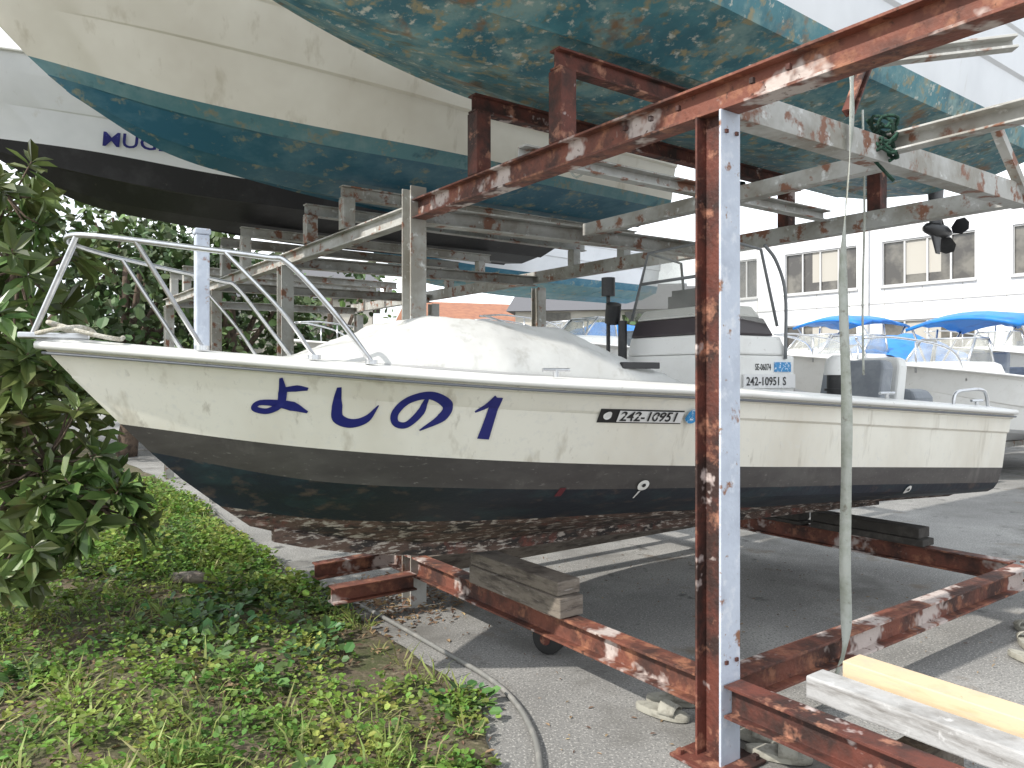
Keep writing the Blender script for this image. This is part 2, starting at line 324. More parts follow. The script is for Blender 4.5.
# ------------------------------------------------------------ main boat
F1=Frame(-1.84,2.9,32); LB1=5.6
rows=[dict(s0=.80,z=[(.8,.83),(1.02,.76),(1.62,.645),(2.9,.61),(5.6,.54)],W=0,xf=2.8,p=1.5),
 dict(s0=.68,z=[(.68,.925),(1.05,.845),(1.62,.785),(2.9,.745),(5.6,.62)],W=.52,xf=3.0,p=1.4),
 dict(s0=.675,z=[(.675,.93),(1.05,.855),(1.62,.805),(2.9,.77),(5.6,.64)],W=.56,xf=3.0,p=1.4),
 dict(s0=.52,z=[(.52,1.06),(1.,.96),(1.6,.915),(2.9,.86),(5.6,.69)],W=.80,xf=3.0,p=1.6),
 dict(s0=.515,z=[(.515,1.065),(1.,.975),(1.6,.935),(2.9,.885),(5.6,.715)],W=.84,xf=3.0,p=1.65),
 dict(s0=.40,z=[(.40,1.18),(1.,1.05),(1.6,1.00),(2.9,.94),(5.6,.76)],W=.87,xf=2.95,p=1.7),
 dict(s0=.29,z=[(.29,1.30),(.9,1.205),(1.6,1.135),(2.9,1.05),(5.6,.865)],W=.90,xf=2.9,p=1.75),
 dict(s0=.12,z=[(.12,1.49),(1.6,1.36),(2.9,1.28),(5.6,1.10)],W=.93,xf=2.85,p=1.85),
 dict(s0=.118,z=[(.118,1.496),(1.6,1.372),(2.9,1.292),(5.6,1.112)],W=.945,xf=2.85,p=1.85),
 dict(s0=.05,z=[(.05,1.575),(1.6,1.435),(2.9,1.365),(5.6,1.20)],W=.955,xf=2.8,p=1.9),
 dict(s0=.048,z=[(.048,1.58),(1.6,1.44),(2.9,1.37),(5.6,1.205)],W=.975,xf=2.8,p=1.9),
 dict(s0=0,z=[(0,1.63),(1.6,1.49),(2.9,1.42),(5.6,1.26)],W=.985,xf=2.8,p=1.9)]
boat=empty('motorboat')
bv=hull(boat,F1,LB1,rows,[hullw,bootg,bootn,rott,white],[3,3,2,2,2,1,0,0,0,0,0],nT=80,deckmi=4,well=(3.05,.95))
top=rows[-1]
def zs(s): return herm(top['z'],s)
def shw(s): return roww(top,s,LB1)
g=Geo()
for side in(1,):
    g.tube([F1(s,side*(shw(s)+.004),zs(s)-.042) for s in np.linspace(.02,LB1,60)],.006,6)
g.build('rail_groove',[M('grey_rubber',(.16,.17,.19),.6)],boat,smooth=True)
g=Geo(); g.loft([[F1(s,l,herm(rows[0]['z'],s)+dz) for l,dz in((-.03,.02),(.03,.02),(.022,-.045),(-.022,-.045))] for s in np.linspace(.9,5.5,40)])
g.build('keel_batten',[rott],boat)
em=[(.735,1.345,.205,.14,'yo'),(1.01,1.30,.18,.15,'shi'),(1.245,1.27,.215,.15,'no'),(1.565,1.225,.11,.18,'one')]
ST={'yo':[([(.5,.68),(.72,.72),(.92,.70)],[.12,.18,.08]),([(.42,1.02),(.50,.6),(.48,.25),(.28,.06),(.06,.14),(.12,.30),(.38,.30),(.7,.2),(.98,.02)],[.08,.21,.2,.16,.15,.14,.18,.26,.06])],
'shi':[([(.12,1),(.16,.5),(.22,.15),(.5,.0),(.8,.12),(1,.5)],[.1,.24,.26,.24,.2,.03])],
'no':[([(.55,.88),(.5,.5),(.3,.15),(.1,.2),(.06,.5),(.25,.85),(.6,.97),(.95,.7),(.9,.35),(.55,-.02)],[.1,.2,.18,.16,.19,.2,.2,.24,.26,.04])],
'one':[([(.0,.66),(.35,.8),(.62,1.0)],[.04,.12,.16]),([(.66,1.0),(.60,.5),(.52,0.)],[.2,.22,.26])]}
for x,z,w,h,kx in em:
    for q,(pts,ws) in enumerate(ST[kx]):
        asp=w/h
        v,f=stroke([(a*asp,b) for a,b in pts],[q_*1.05 for q_ in ws])
        decal('lettering',boat,navytxt,bv,F1,[(x+a*h,z+b*h) for a,b in v],f,off=.004+.0015*q)
def hulltext(body,size,s,z,mat,bvx,fr,par,bold=0.,off=.007,slope=0.,xs=1.):
    v,f=text2d(body,size,bold); decal('lettering',par,mat,bvx,fr,[(s+a*xs,z+b+slope*a) for a,b in v],f,off=off)
def quad(s0,s1,z0,z1,mat,off=.004,sl=0,par=boat,bvx=bv,fr=F1):
    v=[];f=[];n=8
    for i in range(n+1):
        s=s0+(s1-s0)*i/n; v+=[(s,z0+sl*(s-s0)),(s,z1+sl*(s-s0))]
    for i in range(n): f.append((2*i,2*i+2,2*i+3,2*i+1))
    decal('sticker',par,mat,bvx,fr,v,f,off=off)
def disc(s,z,r,mat,off=.006,nm='sticker'):
    v=[(s+r*1.1*math.cos(a*math.pi/12),z+r*math.sin(a*math.pi/12)) for a in range(24)]
    decal(nm,boat,mat,bv,F1,v,[tuple(range(24))],off=off)
SL=-.04
quad(2.10,2.53,1.290,1.352,blacktxt,.004,SL); quad(2.19,2.525,1.291,1.342,stickw,.010,SL)
hulltext('242-10951',.060,2.198,1.296,blacktxt,bv,F1,boat,.0012,.016,SL,1.16)
disc(2.14,1.320,.018,stickw,.012); disc(2.575,1.308,.034,stickb,.018)
for s,z in((2.42,.98),(4.5,.80)):
    disc(s,z,.026,white,.010,'skin_fitting'); disc(s,z,.009,blacktxt,.014,'skin_fitting')
    v=[(s-.006,z-.03),(s+.006,z-.03),(s+.004,z-.07),(s-.003,z-.07)]; decal('drip_stain',boat,stickw,bv,F1,v,[(0,1,2,3)],off=.006)
quad(2.02,2.05,.985-.045,.985,M('red_mark',(.12,.02,.03),.6),.005)
# cuddy canopy
S=np.linspace(.80,2.98,72); v=[];f=[]
sec=[(1,0),(.985,.18),(.95,.40),(.88,.60),(.76,.80),(.66,.93),(.56,.985),(.35,1.0),(.12,1.005),(0,1.0)]
secf=sec+[(-a,b) for a,b in sec[-2::-1]]
secf=[secf[i] if k==0 else ((secf[i][0]+secf[i+1][0])/2,(secf[i][1]+secf[i+1][1])/2) for i in range(len(secf)-1) for k in(0,1)]+[secf[-1]]
nA=len(secf)
prof=[(.80,0),(1.05,.065),(1.42,.225),(1.47,.262),(1.52,.282),(1.8,.290),(2.16,.288),(2.22,.274),(2.30,.25),(2.86,.05),(2.98,.008)]
for s in S:
    h=np.interp(s,[p[0] for p in prof],[p[1] for p in prof]); wd=min(.70,shw(s)-.13)*min(1,.5+(s-.80)*1.0); b=zs(s)+.012
    for j,(X,Z) in enumerate(secf):
        wr=.014*mnoise.noise(Vector((s*5,j*.45,1)))*(.3+Z)+.006*mnoise.noise(Vector((s*19,j*.9,5)))
        wr+=.012*max(0,math.sin(s*9+j*.55))**6*(1-Z)*Z*4
        v.append(F1(s,wd*X,b-.01+h*Z*.97+wr*min(1,h*8)))
for i in range(len(S)-1):
    for j in range(nA-1): f.append((i*nA+j,(i+1)*nA+j,(i+1)*nA+j+1,i*nA+j+1))
mk('cuddy_canopy',v,f,canvas,None,boat,smooth=True,sharp=60)
g=Geo(); g.tube([F1(s,min(.70,shw(s)-.13)*min(1,.5+(s-.80)*1.0)+.004,zs(s)+.022) for s in np.linspace(.84,2.93,30)],.008,6); g.build('canopy_hem',[M('hem_grey',(.35,.35,.35),.7)],boat,smooth=True)
g=Geo(); g.obox(F1(2.50,.655,0),F1.ax(),F1.ay(),.12,.012,zs(2.5)+.09,zs(2.5)+.122); g.build('canopy_window',[blacktxt],boat,bevel=.004)
# bow rail
g=Geo()
def rp(s,l,h): return F1(s,l,zs(max(s,0))+h)
nr=[rp(1.16,.53,.03),rp(1.0,.52,.22),rp(.84,.47,.385),rp(.76,.44,.40),rp(.5,.34,.405),rp(.26,.24,.41),rp(.13,.13,.415),rp(.10,0,.415)]
fr_=[rp(.13,-.13,.415),rp(.26,-.24,.41),rp(.5,-.34,.405),rp(.76,-.44,.40),rp(.84,-.47,.385),rp(1.0,-.52,.22),rp(1.16,-.53,.03)]
g.tube(cat(nr+fr_,6),.0115,10)
for sd in(1,-1):
    g.tube([rp(-.01,.02*sd,.03),rp(.13,.13*sd,.41)],.010,8)
    g.tube([rp(.56,.25*sd,.03),rp(.32,.27*sd,.405)],.010,8)
    g.tube(cat([rp(.95,.45*sd,.03),rp(.82,.44*sd,.2),rp(.62,.39*sd,.40)],6),.009,8)
    for q in((1.16,.53),(.56,.25),(.95,.45)):
        c=rp(q[0],q[1]*sd,.02); g.tube([c,c+Vector((0,0,.018))],.026,12)
g.build('bow_rail',[chrome],boat,smooth=True,sharp=40)
g=Geo(); g.obox(F1(.6,0,0),F1.ax(),F1.ay(),.028,.028,1.58,2.10); g.obox(F1(.6,0,0),F1.ax(),F1.ay(),.033,.033,2.10,2.125); g.build('mooring_bitt',[bluew],boat,bevel=.006)
g=Geo(); g.tube(cat([rp(.0,.03,.03),rp(.08,.09,.055),rp(.16,.05,.07),rp(.2,-.05,.05),rp(.1,-.08,.06),rp(.04,0,.08),rp(.15,.1,.05),rp(.27,.12,.035),rp(.3,.0,.05)],8),.009,8); g.build('bow_rope',[ropew],boat,smooth=True)
g=Geo(); g.obox(F1(.06,0,0),F1.ax(),F1.ay(),.12,.035,1.64,1.665); g.build('bow_roller',[chrome],boat,bevel=.006)
# console
g=Geo()
def rect(s0,s1,l,z): return [F1(s0,-l,z),F1(s0,l,z),F1(s1,l,z),F1(s1,-l,z)]
g.loft([rect(3.28,4.05,.36,.95),rect(3.28,4.05,.36,1.62)],0); g.loft([rect(3.285,4.0,.355,1.622),rect(3.31,3.93,.35,1.74)],0)
g.loft([rect(3.312,3.87,.352,1.742),rect(3.35,3.78,.345,1.85)],1); g.loft([rect(3.35,3.76,.34,1.852),rect(3.40,3.70,.32,1.92)],0)
g.build('console',[white,band],boat,bevel=.012)
g=Geo()
fr0=[(3.33,-.36,1.86),(3.33,.36,1.86),(3.44,.32,2.31),(3.44,-.32,2.31)]
g.add([F1(*p) for p in fr0],[(0,1,2,3)])
for sd in(1,-1): g.add([F1(3.33,.36*sd,1.86),F1(3.86,.38*sd,1.80),F1(3.76,.34*sd,2.27),F1(3.44,.32*sd,2.31)],[(0,1,2,3)])
g.build('windshield',[clear],boat)
g=Geo()
for q in([(3.33,-.36,1.86),(3.44,-.32,2.31),(3.44,.32,2.31),(3.33,.36,1.86)],[(3.44,.32,2.31),(3.76,.34,2.27),(3.86,.38,1.80)],[(3.44,-.32,2.31),(3.76,-.34,2.27),(3.86,-.38,1.80)],[(3.385,-.34,2.1),(3.385,.34,2.1)]):
    g.tube([F1(*p) for p in q],.010,6)
g.tube(cat([F1(3.95,.37,1.6),F1(3.95,.37,2.0),F1(3.88,.36,2.2),F1(3.78,.35,2.30)],6),.011,8)
g.build('windshield_frame',[M('grey_trim',(.18,.19,.2),.5)],boat,smooth=True)
g=Geo()
g.obox(F1(3.55,0,0),F1.ax(),F1.ay(),.09,.12,1.92,2.04); g.obox(F1(3.6,-.2,0),F1.ax(),F1.ay(),.04,.06,1.92,2.02)
g.tube([F1(3.18,-.42,1.4),F1(3.18,-.42,2.02)],.013,8); g.tube([F1(3.18,-.42,2.02),F1(3.18,-.42,2.14)],.045,12); g.tube([F1(3.2,-.30,1.5),F1(3.2,-.30,1.85)],.03,10); g.tube([F1(3.18,-.38,1.84),F1(3.16,-.34,1.96)],.05,12)
ring=[F1(3.95+.03*math.sin(a),.18*math.cos(a),1.75+.18*math.sin(a)) for a in np.linspace(0,2*math.pi,25)]
g.tube(ring,.012,6); g.build('helm_instruments',[rubber],boat,smooth=True,sharp=40)
def flat_text(body,size,o,ex,ey,mat,par,bold=0.,sx=1.):
    v,f=text2d(body,size,bold); mk('lettering',[o+ex*a*sx+ey*b for a,b in v],f,mat,None,par)
ex=Vector((*F1.ax(),0)); ez=Vector((0,0,1)); ny=Vector((*F1.ay(),0))
g=Geo(); g.obox(F1(3.80,.372,0),F1.ax(),F1.ay(),.235,.006,1.42,1.505); g.build('registration_plate',[stickw],boat)
flat_text('242-10951 S',.072,F1(3.58,.381,1.438),ex,ez,blacktxt,boat,.001,1.0)
g=Geo(); g.obox(F1(3.93,.365,0),F1.ax(),F1.ay(),.075,.004,1.52,1.58); g.build('inspection_sticker',[stickb],boat)
flat_text('SE-06074',.055,F1(3.68,.362,1.53),ex,ez,blacktxt,boat,.001,.7)
def cushion(s,l,ds,dl,z0,z1,mat=greyseat,lean=0.,name='seat'):
    g=Geo(); r=[]
    for k,(z,q) in enumerate(((z0,.96),(z0+.02,1),(z1-.06,.97),(z1-.015,.88),(z1,.7))):
        o=lean*(z-z0)
        r.append([F1(s+o-ds*q,l-dl*q,z),F1(s+o-ds*q,l+dl*q,z),F1(s+o+ds*q,l+dl*q,z),F1(s+o+ds*q,l-dl*q,z)])
    g.loft(r); return g.build(name,[mat],boat,bevel=.02,smooth=False)
cushion(4.62,.38,.06,.20,1.1,1.60,greyseat,.25,'seat_back'); cushion(4.85,.38,.05,.18,1.15,1.62,white,.2,'seat_back')
cushion(5.05,.05,.06,.24,1.1,1.60,greyseat,.25,'seat_back'); cushion(4.55,.3,.22,.22,1.0,1.24,greyseat,0,'seat')
cushion(4.75,-.5,.10,.16,1.1,1.74,white,.05,'live_bait_box'); cushion(5.3,.2,.12,.3,1.05,1.40,greyseat,0,'stern_seat')
g=Geo(); g.tube([F1(4.28,.5,1.0),F1(4.28,.5,1.50)],.06,16); g.tube([F1(4.28,.5,1.40),F1(4.28,.5,1.415)],.075,16); g.build('buoy_canister',[rubber],boat,smooth=True,sharp=40)
g=Geo(); g.tube([F1(4.28,.5,1.50),F1(4.28,.5,1.55),F1(4.28,.5,1.60),F1(4.28,.5,1.625)],[.075,.075,.06,.03],16); g.build('canister_cap',[white],boat,smooth=True,sharp=50)
g=Geo()
for sd in(1,-1): g.tube(cat([F1(5.0,.84*sd,1.28),F1(5.03,.84*sd,1.38),F1(5.2,.83*sd,1.40),F1(5.4,.82*sd,1.40),F1(5.46,.82*sd,1.36),F1(5.48,.82*sd,1.27)],5),.011,8)
for s in(1.9,4.2,5.25):
    c=F1(s,shw(s)-.08,zs(s)+.03); g.tube([c-ex*.07+ez*.02,c+ex*.07+ez*.02],.009,8); g.tube([c-ez*.01,c+ez*.02],.012,8)
g.build('stern_rail_and_cleats',[chrome],boat,smooth=True,sharp=50)
def outboard(par,fr,s,l,zt,sc=1.,cow=rubber,leg=rubber):
    g=Geo()
    def el(cs,cl,z,a,b,n=14): return [fr(cs+a*math.copysign(abs(math.cos(t))**.7,math.cos(t)),cl+b*math.copysign(abs(math.sin(t))**.7,math.sin(t)),z) for t in [2*math.pi*i/n for i in range(n)]]
    k=sc
    g.loft([el(s,l,zt-.42*k,.17*k,.13*k),el(s+.02*k,l,zt-.3*k,.24*k,.17*k),el(s+.03*k,l,zt-.1*k,.25*k,.17*k),el(s+.03*k,l,zt-.02*k,.2*k,.14*k),el(s+.02*k,l,zt,.1*k,.08*k)],0)
    g.loft([el(s,l,zt-1.08*k,.09*k,.03*k),el(s,l,zt-.75*k,.10*k,.05*k),el(s,l,zt-.421*k,.14*k,.10*k)],1)
    g.loft([el(s+.04*k,l,zt-1.09*k,.19*k,.10*k),el(s+.04*k,l,zt-1.075*k,.19*k,.10*k)],1)
    z=zt-1.22*k
    g.tube([fr(s-.2*k,l,z),fr(s-.14*k,l,z),fr(s,l,z),fr(s+.14*k,l,z),fr(s+.24*k,l,z)],[.01*k,.045*k,.062*k,.055*k,.03*k],12,1)
    g.loft([el(s,l,z-.01,.10*k,.02*k),el(s,l,zt-1.08*k,.09*k,.025*k)],1)
    g.loft([el(s+.04*k,l,z-.2*k,.04*k,.006*k),el(s,l,z-.03*k,.09*k,.014*k)],1)
    for i in range(3):
        a=i*2.094+.4; ca,sa=math.cos(a),math.sin(a); v=[]
        for rr,th,tw in((.04,-.03,.0),(.1,-.075,.02),(.16,-.06,.03),(.18,0,.02),(.16,.06,0),(.1,.075,-.02),(.04,.03,-.01)):
            y=rr*ca-th*sa; zz=rr*sa+th*ca; v.append(fr(s+.22*k+tw*k+th*.5*k,l+y*k,z+zz*k))
        g.add(v,[tuple(range(7))],1)
    g.build('outboard_motor',[cow,leg],par,smooth=True,sharp=45)
# ------------------------------------------------------------ upper boats
def urows(K,L,Wb,bh=.28,sh=1.05,stem=1.0):
    q=stem
    return [dict(s0=1.0*q,z=[(1.0*q,K+.42),(1.6*q,K+.14),(2.4*q,K+.03),(L,K)],W=0,xf=3,p=1.5),
     dict(s0=.97*q,z=[(.97*q,K+.44),(1.6*q,K+.2),(2.5*q,K+.09),(L,K+.045)],W=.42*Wb,xf=3.2,p=1.4),
     dict(s0=.968*q,z=[(.968*q,K+.445),(1.6*q,K+.195),(2.5*q,K+.075),(L,K+.03)],W=.46*Wb,xf=3.2,p=1.4),
     dict(s0=.86*q,z=[(.86*q,K+.52),(1.6*q,K+.34),(2.6*q,K+.2),(L,K+.13)],W=.86*Wb,xf=3.2,p=1.6),
     dict(s0=.857*q,z=[(.857*q,K+.525),(1.6*q,K+.345),(2.6*q,K+.205),(L,K+.135)],W=.90*Wb,xf=3.2,p=1.65),
     dict(s0=.74*q,z=[(.74*q,K+.62),(1.6*q,K+bh+.18),(2.8*q,K+bh+.04),(L,K+bh-.02)],W=.95*Wb,xf=3.1,p=1.75),
     dict(s0=.42*q,z=[(.42*q,K+.92),(2.8,K+.35+bh),(L,K+.27+bh)],W=1.0*Wb,xf=3.0,p=1.8),
     dict(s0=.418*q,z=[(.418*q,K+.925),(2.8,K+.365+bh),(L,K+.285+bh)],W=1.025*Wb,xf=3.0,p=1.8),
     dict(s0=.16*q,z=[(.16*q,K+1.2),(2.8,K+.9),(L,K+.8)],W=1.07*Wb,xf=2.9,p=1.9),
     dict(s0=.158*q,z=[(.158*q,K+1.21),(2.8,K+.915),(L,K+.815)],W=1.09*Wb,xf=2.9,p=1.9),
     dict(s0=0,z=[(0,K+sh+.30),(2.8,K+sh+.08),(L,K+sh)],W=1.10*Wb,xf=2.8,p=1.95)]
def uboat(cu,w0,L,K,Wb,side,bot,bot2,stem=1.,bh=.28,name='motorboat'):
    p0=RU(w0,cu,0); fr=Frame(p0.x,p0.y,36); e=empty(name)
    b=hull(e,fr,L,urows(K,L,Wb,bh,stem=stem),[side,bot,bot2,white],[1,1,1,1,2,0,0,0,0,0],nT=60,deckmi=3,transmi=0)
    return e,fr,b
b1,f1,v1=uboat(1.31,-3.7,8.2,3.095,1.0,hullw3,teal,teal,1.35)
outboard(b1,f1,8.35,0,4.08,1.05)
b2,f2,v2=uboat(3.9,-2.75,5.85,2.955,.97,hullw2,blueb,tealgrey,.95,.24)
b3,f3,v3=uboat(6.5,-3.1,7.0,3.055,.98,hullw3,blackb,blackb,1.,.36)
v,f=text2d('MUGEN',.16,.002); decal('lettering',b3,navytxt,v3,f3,[(1.74+a*1.25,3.63+b-.04*a) for a,b in v],f,off=.03)
b4,f4,v4=uboat(9.1,2.0,6.5,2.955,.95,hullw3,tealgrey,blueb)
# ------------------------------------------------------------ parked boats
def pboat(x,y,deg,K,cover,name='motorboat',L=5.6,canopy=False,trim=hullw3,ch=1.0):
    fr=Frame(x,y,deg); e=empty(name)
    hull(e,fr,L,urows(K,L,.95,.2,.9),[white,trim,trim,white],[1,1,1,1,2,0,0,0,0,0],nT=30,deckmi=3,well=None)
    zt=K+.95
    def rc(s0,s1,l,z): return [fr(s0,-l,z),fr(s0,l,z),fr(s1,l,z),fr(s1,-l,z)]
    g=Geo(); g.loft([rc(1.3,3.0,.55,zt),rc(1.7,2.9,.5,zt+.22),rc(1.9,2.8,.45,zt+.26)]); g.build('cabin',[white],e,bevel=.03)
    g=Geo(); g.loft([rc(2.0,2.75,.44,zt+.261),rc(2.35,2.75,.38,zt+.6)],0); g.build('windshield',[clear],e)
    g=Geo()
    for q0,q1 in(((2.0,.44,.262),(2.35,.38,.6)),((2.75,.44,.262),(2.75,.38,.6)),((2.35,.38,.6),(2.75,.38,.6))):
        for sd in(1,-1): g.tube([fr(q0[0],q0[1]*sd,zt+q0[2]),fr(q1[0],q1[1]*sd,zt+q1[2])],.018,6)
    g.tube([fr(2.35,.38,zt+.6),fr(2.35,-.38,zt+.6)],.018,6)
    for sd in(1,-1):
        g.tube(cat([fr(1.5,.65*sd,zt),fr(1.2,.6*sd,zt+.4),fr(.5,.3*sd,zt+.55),fr(.1,.05*sd,zt+.55)],5),.016,6)
        g.tube([fr(.7,.4*sd,zt+.1),fr(.7,.4*sd,zt+.5)],.014,6)
        g.tube([fr(4.2,.8*sd,zt),fr(4.4,.8*sd,zt+.35),fr(5.3,.8*sd,zt+.35),fr(5.4,.8*sd,zt)],.016,6)
    g.build('rails',[chrome],e,smooth=True)
    g=Geo(); g.loft([rc(3.5,3.62,.3,zt),rc(3.6,3.72,.28,zt+.42)]); g.loft([rc(4.4,4.9,.4,zt),rc(4.45,4.85,.38,zt+.2)]); g.build('seats',[greyseat],e,bevel=.03)
    if cover:
        v=[];f=[];n=14
        for i in range(n+1):
            s=2.6+i*.2; 
            for j in range(11):
                t=j/10*2-1; v.append(fr(s,t*.98,zt+.06+(1-t*t)*(.60*math.sin(math.pi*min(1,(i+2)/n*.8)))+.04*math.sin(i*2.1+j)))
        for i in range(n):
            for j in range(10): a=i*11+j; f.append((a,a+11,a+12,a+1))
        mk('boat_cover',v,f,bluet,None,e,smooth=True)
    if canopy:
        v=[];f=[]
        for i in range(9):
            for j in range(9):
                a=i/8*2-1;b=j/8*2-1; v.append(fr(3.6+a*.9,b*.8,zt+ch-.10*a*a-.14*b*b+.02*math.sin(a*9)))
        for i in range(8):
            for j in range(8): q=i*9+j; f.append((q,q+9,q+10,q+1))
        o=mk('bimini_top',v,f,bluet,None,e,smooth=True); sm=o.modifiers.new('s','SOLIDIFY'); sm.thickness=.05
        g=Geo()
        for sd in(1,-1):
            for q in(2.8,3.6,4.4): g.tube([fr(3.6,.85*sd,zt),fr(q,.77*sd,zt+ch-.18)],.018,6)
        g.build('bimini_frame',[chrome],e,smooth=True)
    outboard(e,fr,L+.25,0,zt+.35,1.,white,greyseat)
    g=Geo()
    for s in(1.8,4.3): g.obox(fr(s,0,0),fr.ay(),fr.ax(),.7,.06,.5,.62)
    for sd in(1,-1):
        g.obox(fr(2.6,.35*sd,0),fr.ax(),fr.ay(),2.6,.04,.42,.5)
    g.build('trailer_frame',[pale],e)
    g=Geo()
    for sd in(1,-1): 
        c=fr(3.6,.95*sd,.3); d=Vector((*fr.ay(),0)); g.tube([c-d*.09,c-d*.07,c+d*.07,c+d*.09],[.24,.3,.3,.24],20)
    g.build('trailer_wheels',[tyre],e,smooth=True,sharp=40)
pboat(4.45,9.7,34,.48,False,canopy=True,ch=1.0)
pboat(4.1,12.2,32,.66,True)
pboat(4.4,14.6,32,.80,False,canopy=True,ch=1.0)
pboat(5.6,17.6,30,.95,True)
pboat(9.0,16.4,24,.95,False,canopy=True)
pboat(8.6,11.8,30,.7,False,canopy=True,ch=1.0)
pboat(2.2,19.0,34,1.0,False)
pboat(-.6,12.6,34,1.0,False,trim=bluet)
pboat(-.9,15.6,34,1.15,True)
pboat(-3.8,12.8,34,.9,False)
# ------------------------------------------------------------ building
bld=empty('white_office_building')
p0=Vector((8.6,33.5)); p1=Vector((26,13.1)); dr=(p1-p0).normalized(); nm=Vector((dr.y,-dr.x))
if nm.dot(-p0)<0: nm=-nm
Lb=(p1-p0).length; BF=lambda a,d,z: Vector((p0.x+dr.x*a+nm.x*d,p0.y+dr.y*a+nm.y*d,z))
def bx(a0,a1,d0,d1,z0,z1,mat,nmn,bev=0):
    g=Geo(); c=BF((a0+a1)/2,(d0+d1)/2,0); g.obox(c,dr,nm,abs(a1-a0)/2,abs(d1-d0)/2,z0,z1); return g.build(nmn,[mat],bld,bevel=bev)
wins=[(.5,2.6),(3.88,6.8),(7.74,10.8),(11.9,14.9),(16,19),(20,23)]
def wallrow(z0,z1,op):
    x=0
    for q0,q1 in op:
        bx(x,q0,-9,0,z0,z1,wallw,'wall'); x=q1
    bx(x,Lb,-9,0,z0,z1,wallw,'wall')
bx(0,Lb,-9,0,0,2.2,wallw,'wall'); wallrow(2.2,3.5,wins); bx(0,Lb,-9,0,3.5,4.75,wallw,'wall'); wallrow(4.75,6.4,wins); bx(0,Lb,-9,0,6.4,7.2,wallw,'wall')
bx(-.1,Lb+.1,-9.1,.1,7.2,7.32,frameal,'parapet_cap')
blind=M('blind',(.42,.40,.36),.8)
for k,(q0,q1) in enumerate(wins):
    for z0,z1 in((2.2,3.5),(4.75,6.4)):
        bx(q0,q1,-.35,-.14,z0+.002,z1-.002,winm,'window_glass')
        n=4
        for i in range(n+1):
            x=q0+(q1-q0)*i/n; bx(max(q0+.01,x-.03),min(q1-.01,x+.03),-.13,-.06,z0+.06,z1-.06,frameal,'mullion')
        bx(q0+.01,q1-.01,-.13,-.04,z0+.003,z0+.058,frameal,'sill'); bx(q0+.01,q1-.01,-.13,-.05,z1-.058,z1-.003,frameal,'head')
        bx(q0-.06,q1+.06,.003,.09,z0-.07,z0-.004,frameal,'sill')
        f0=(k*.37)%.5; bx(q0+.03+(q1-q0)*f0,q0+(q1-q0)*(f0+.4),-.138,-.132,z0+.3+.3*f0,z1-.06,blind,'blind')
for i in range(int(Lb/1.3)):
    bx(i*1.3+.02,i*1.3+.04,.002,.008,3.52,4.66,blind,'cladding_joint'); bx(i*1.3+.02,i*1.3+.04,.002,.008,6.42,7.18,blind,'cladding_joint')
bx(0,Lb,.002,.03,4.12,4.17,frameal,'floor_band')
for a in(7.25,15.5): 
    g=Geo(); g.tube([BF(a,.1,0),BF(a,.1,7.1)],.05,8); g.build('downpipe',[frameal],bld,smooth=True)
# houses
def house(x,y,deg,w,d,h,rh,rm):
    e=empty('house'); fr=Frame(x,y,deg)
    g=Geo(); g.obox(fr(0,0,0),fr.ax(),fr.ay(),w/2,d/2,0,h); g.build('walls',[housew],e)
    g=Geo(); o=.4
    v=[fr(-w/2-o,-d/2-o,h),fr(w/2+o,-d/2-o,h),fr(w/2+o,d/2+o,h),fr(-w/2-o,d/2+o,h),fr(-w/2-o,0,h+rh),fr(w/2+o,0,h+rh)]
    g.add(v,[(0,1,5,4),(2,3,4,5),(0,4,3),(1,2,5),(3,2,1,0)]); g.build('roof',[rm],e)
    for a in(-w/4,w/4):
        for z in(.9,3.4):
            if z+1.1<h:
                g=Geo(); g.obox(fr(a,d/2+.02,0),fr.ax(),fr.ay(),.7,.04,z,z+1.1); g.build('window',[winm],e)
                g=Geo(); g.obox(fr(a,d/2+.03,0),fr.ax(),fr.ay(),.77,.03,z-.07,z-.003); g.build('window_sill',[frameal],e)
    g=Geo(); g.obox(fr(0,d/2+.02,0),fr.ax(),fr.ay(),.45,.04,.05,2.1); g.build('door',[band],e)
house(-2.2,46,20,8,8,4.4,1.5,rooft); house(4.8,40,-10,8,8,4.6,1.7,roofg); house(-12,40,10,9,8,5.2,2,roofg); house(11,48,5,8,8,5.4,1.8,roofg)
# ------------------------------------------------------------ ground
mk('asphalt_yard',[(-400,-60,0),(400,-60,0),(400,900,0),(-400,900,0)],[(0,1,2,3)],asph)
EY=[-2,2.4,2.86,3.46,4.2,5,8.3,10.7,16,30]; EX=[-.1,-.12,-.06,-.13,-.66,-1.28,-3.45,-5.0,-9,-19]
def edge(y): return np.interp(y,EY,EX)
def hgt(x,y):
    d=edge(y)-x
    if d<0: return .0
    b=min(1,d/1.2); return .015+b*(.06+.07*mnoise.noise(Vector((x*.9,y*.9,0)))+.04*mnoise.noise(Vector((x*3,y*3,2))))
v=[];f=[]; NX,NY=70,90
for i in range(NY):
    y=.6+ (i/(NY-1))**1.6*25
    for j in range(NX):
        d=(j/(NX-1))**1.6*16; e=edge(y)+.08*mnoise.noise(Vector((0,y*3,5))); x=e-d
        v.append((x,y,max(.008,hgt(x,y)) if j else -.02))
for i in range(NY-1):
    for j in range(NX-1): a=i*NX+j; f.append((a,a+1,a+NX+1,a+NX))
mk('soil_bank',v,f,soil,smooth=True)
g=Geo(); g.tube(cat([(-3.75,9,.02),(-2.7,7.3,.02),(-1.66,5.63,.02),(-.92,4.75,.02),(-.42,4.09,.02),(-.06,3.57,.02),(.09,3.08,.02),(.09,2.6,.02),(0,2,.02)],10),.013,8); g.build('garden_hose',[hosem],smooth=True)
def sampleregion(n,y0,y1,pw,dmax):
    y=y0+(y1-y0)*rng.random(n)**pw; d=rng.random(n)**1.1*dmax; return edge(y)-d-.05,y
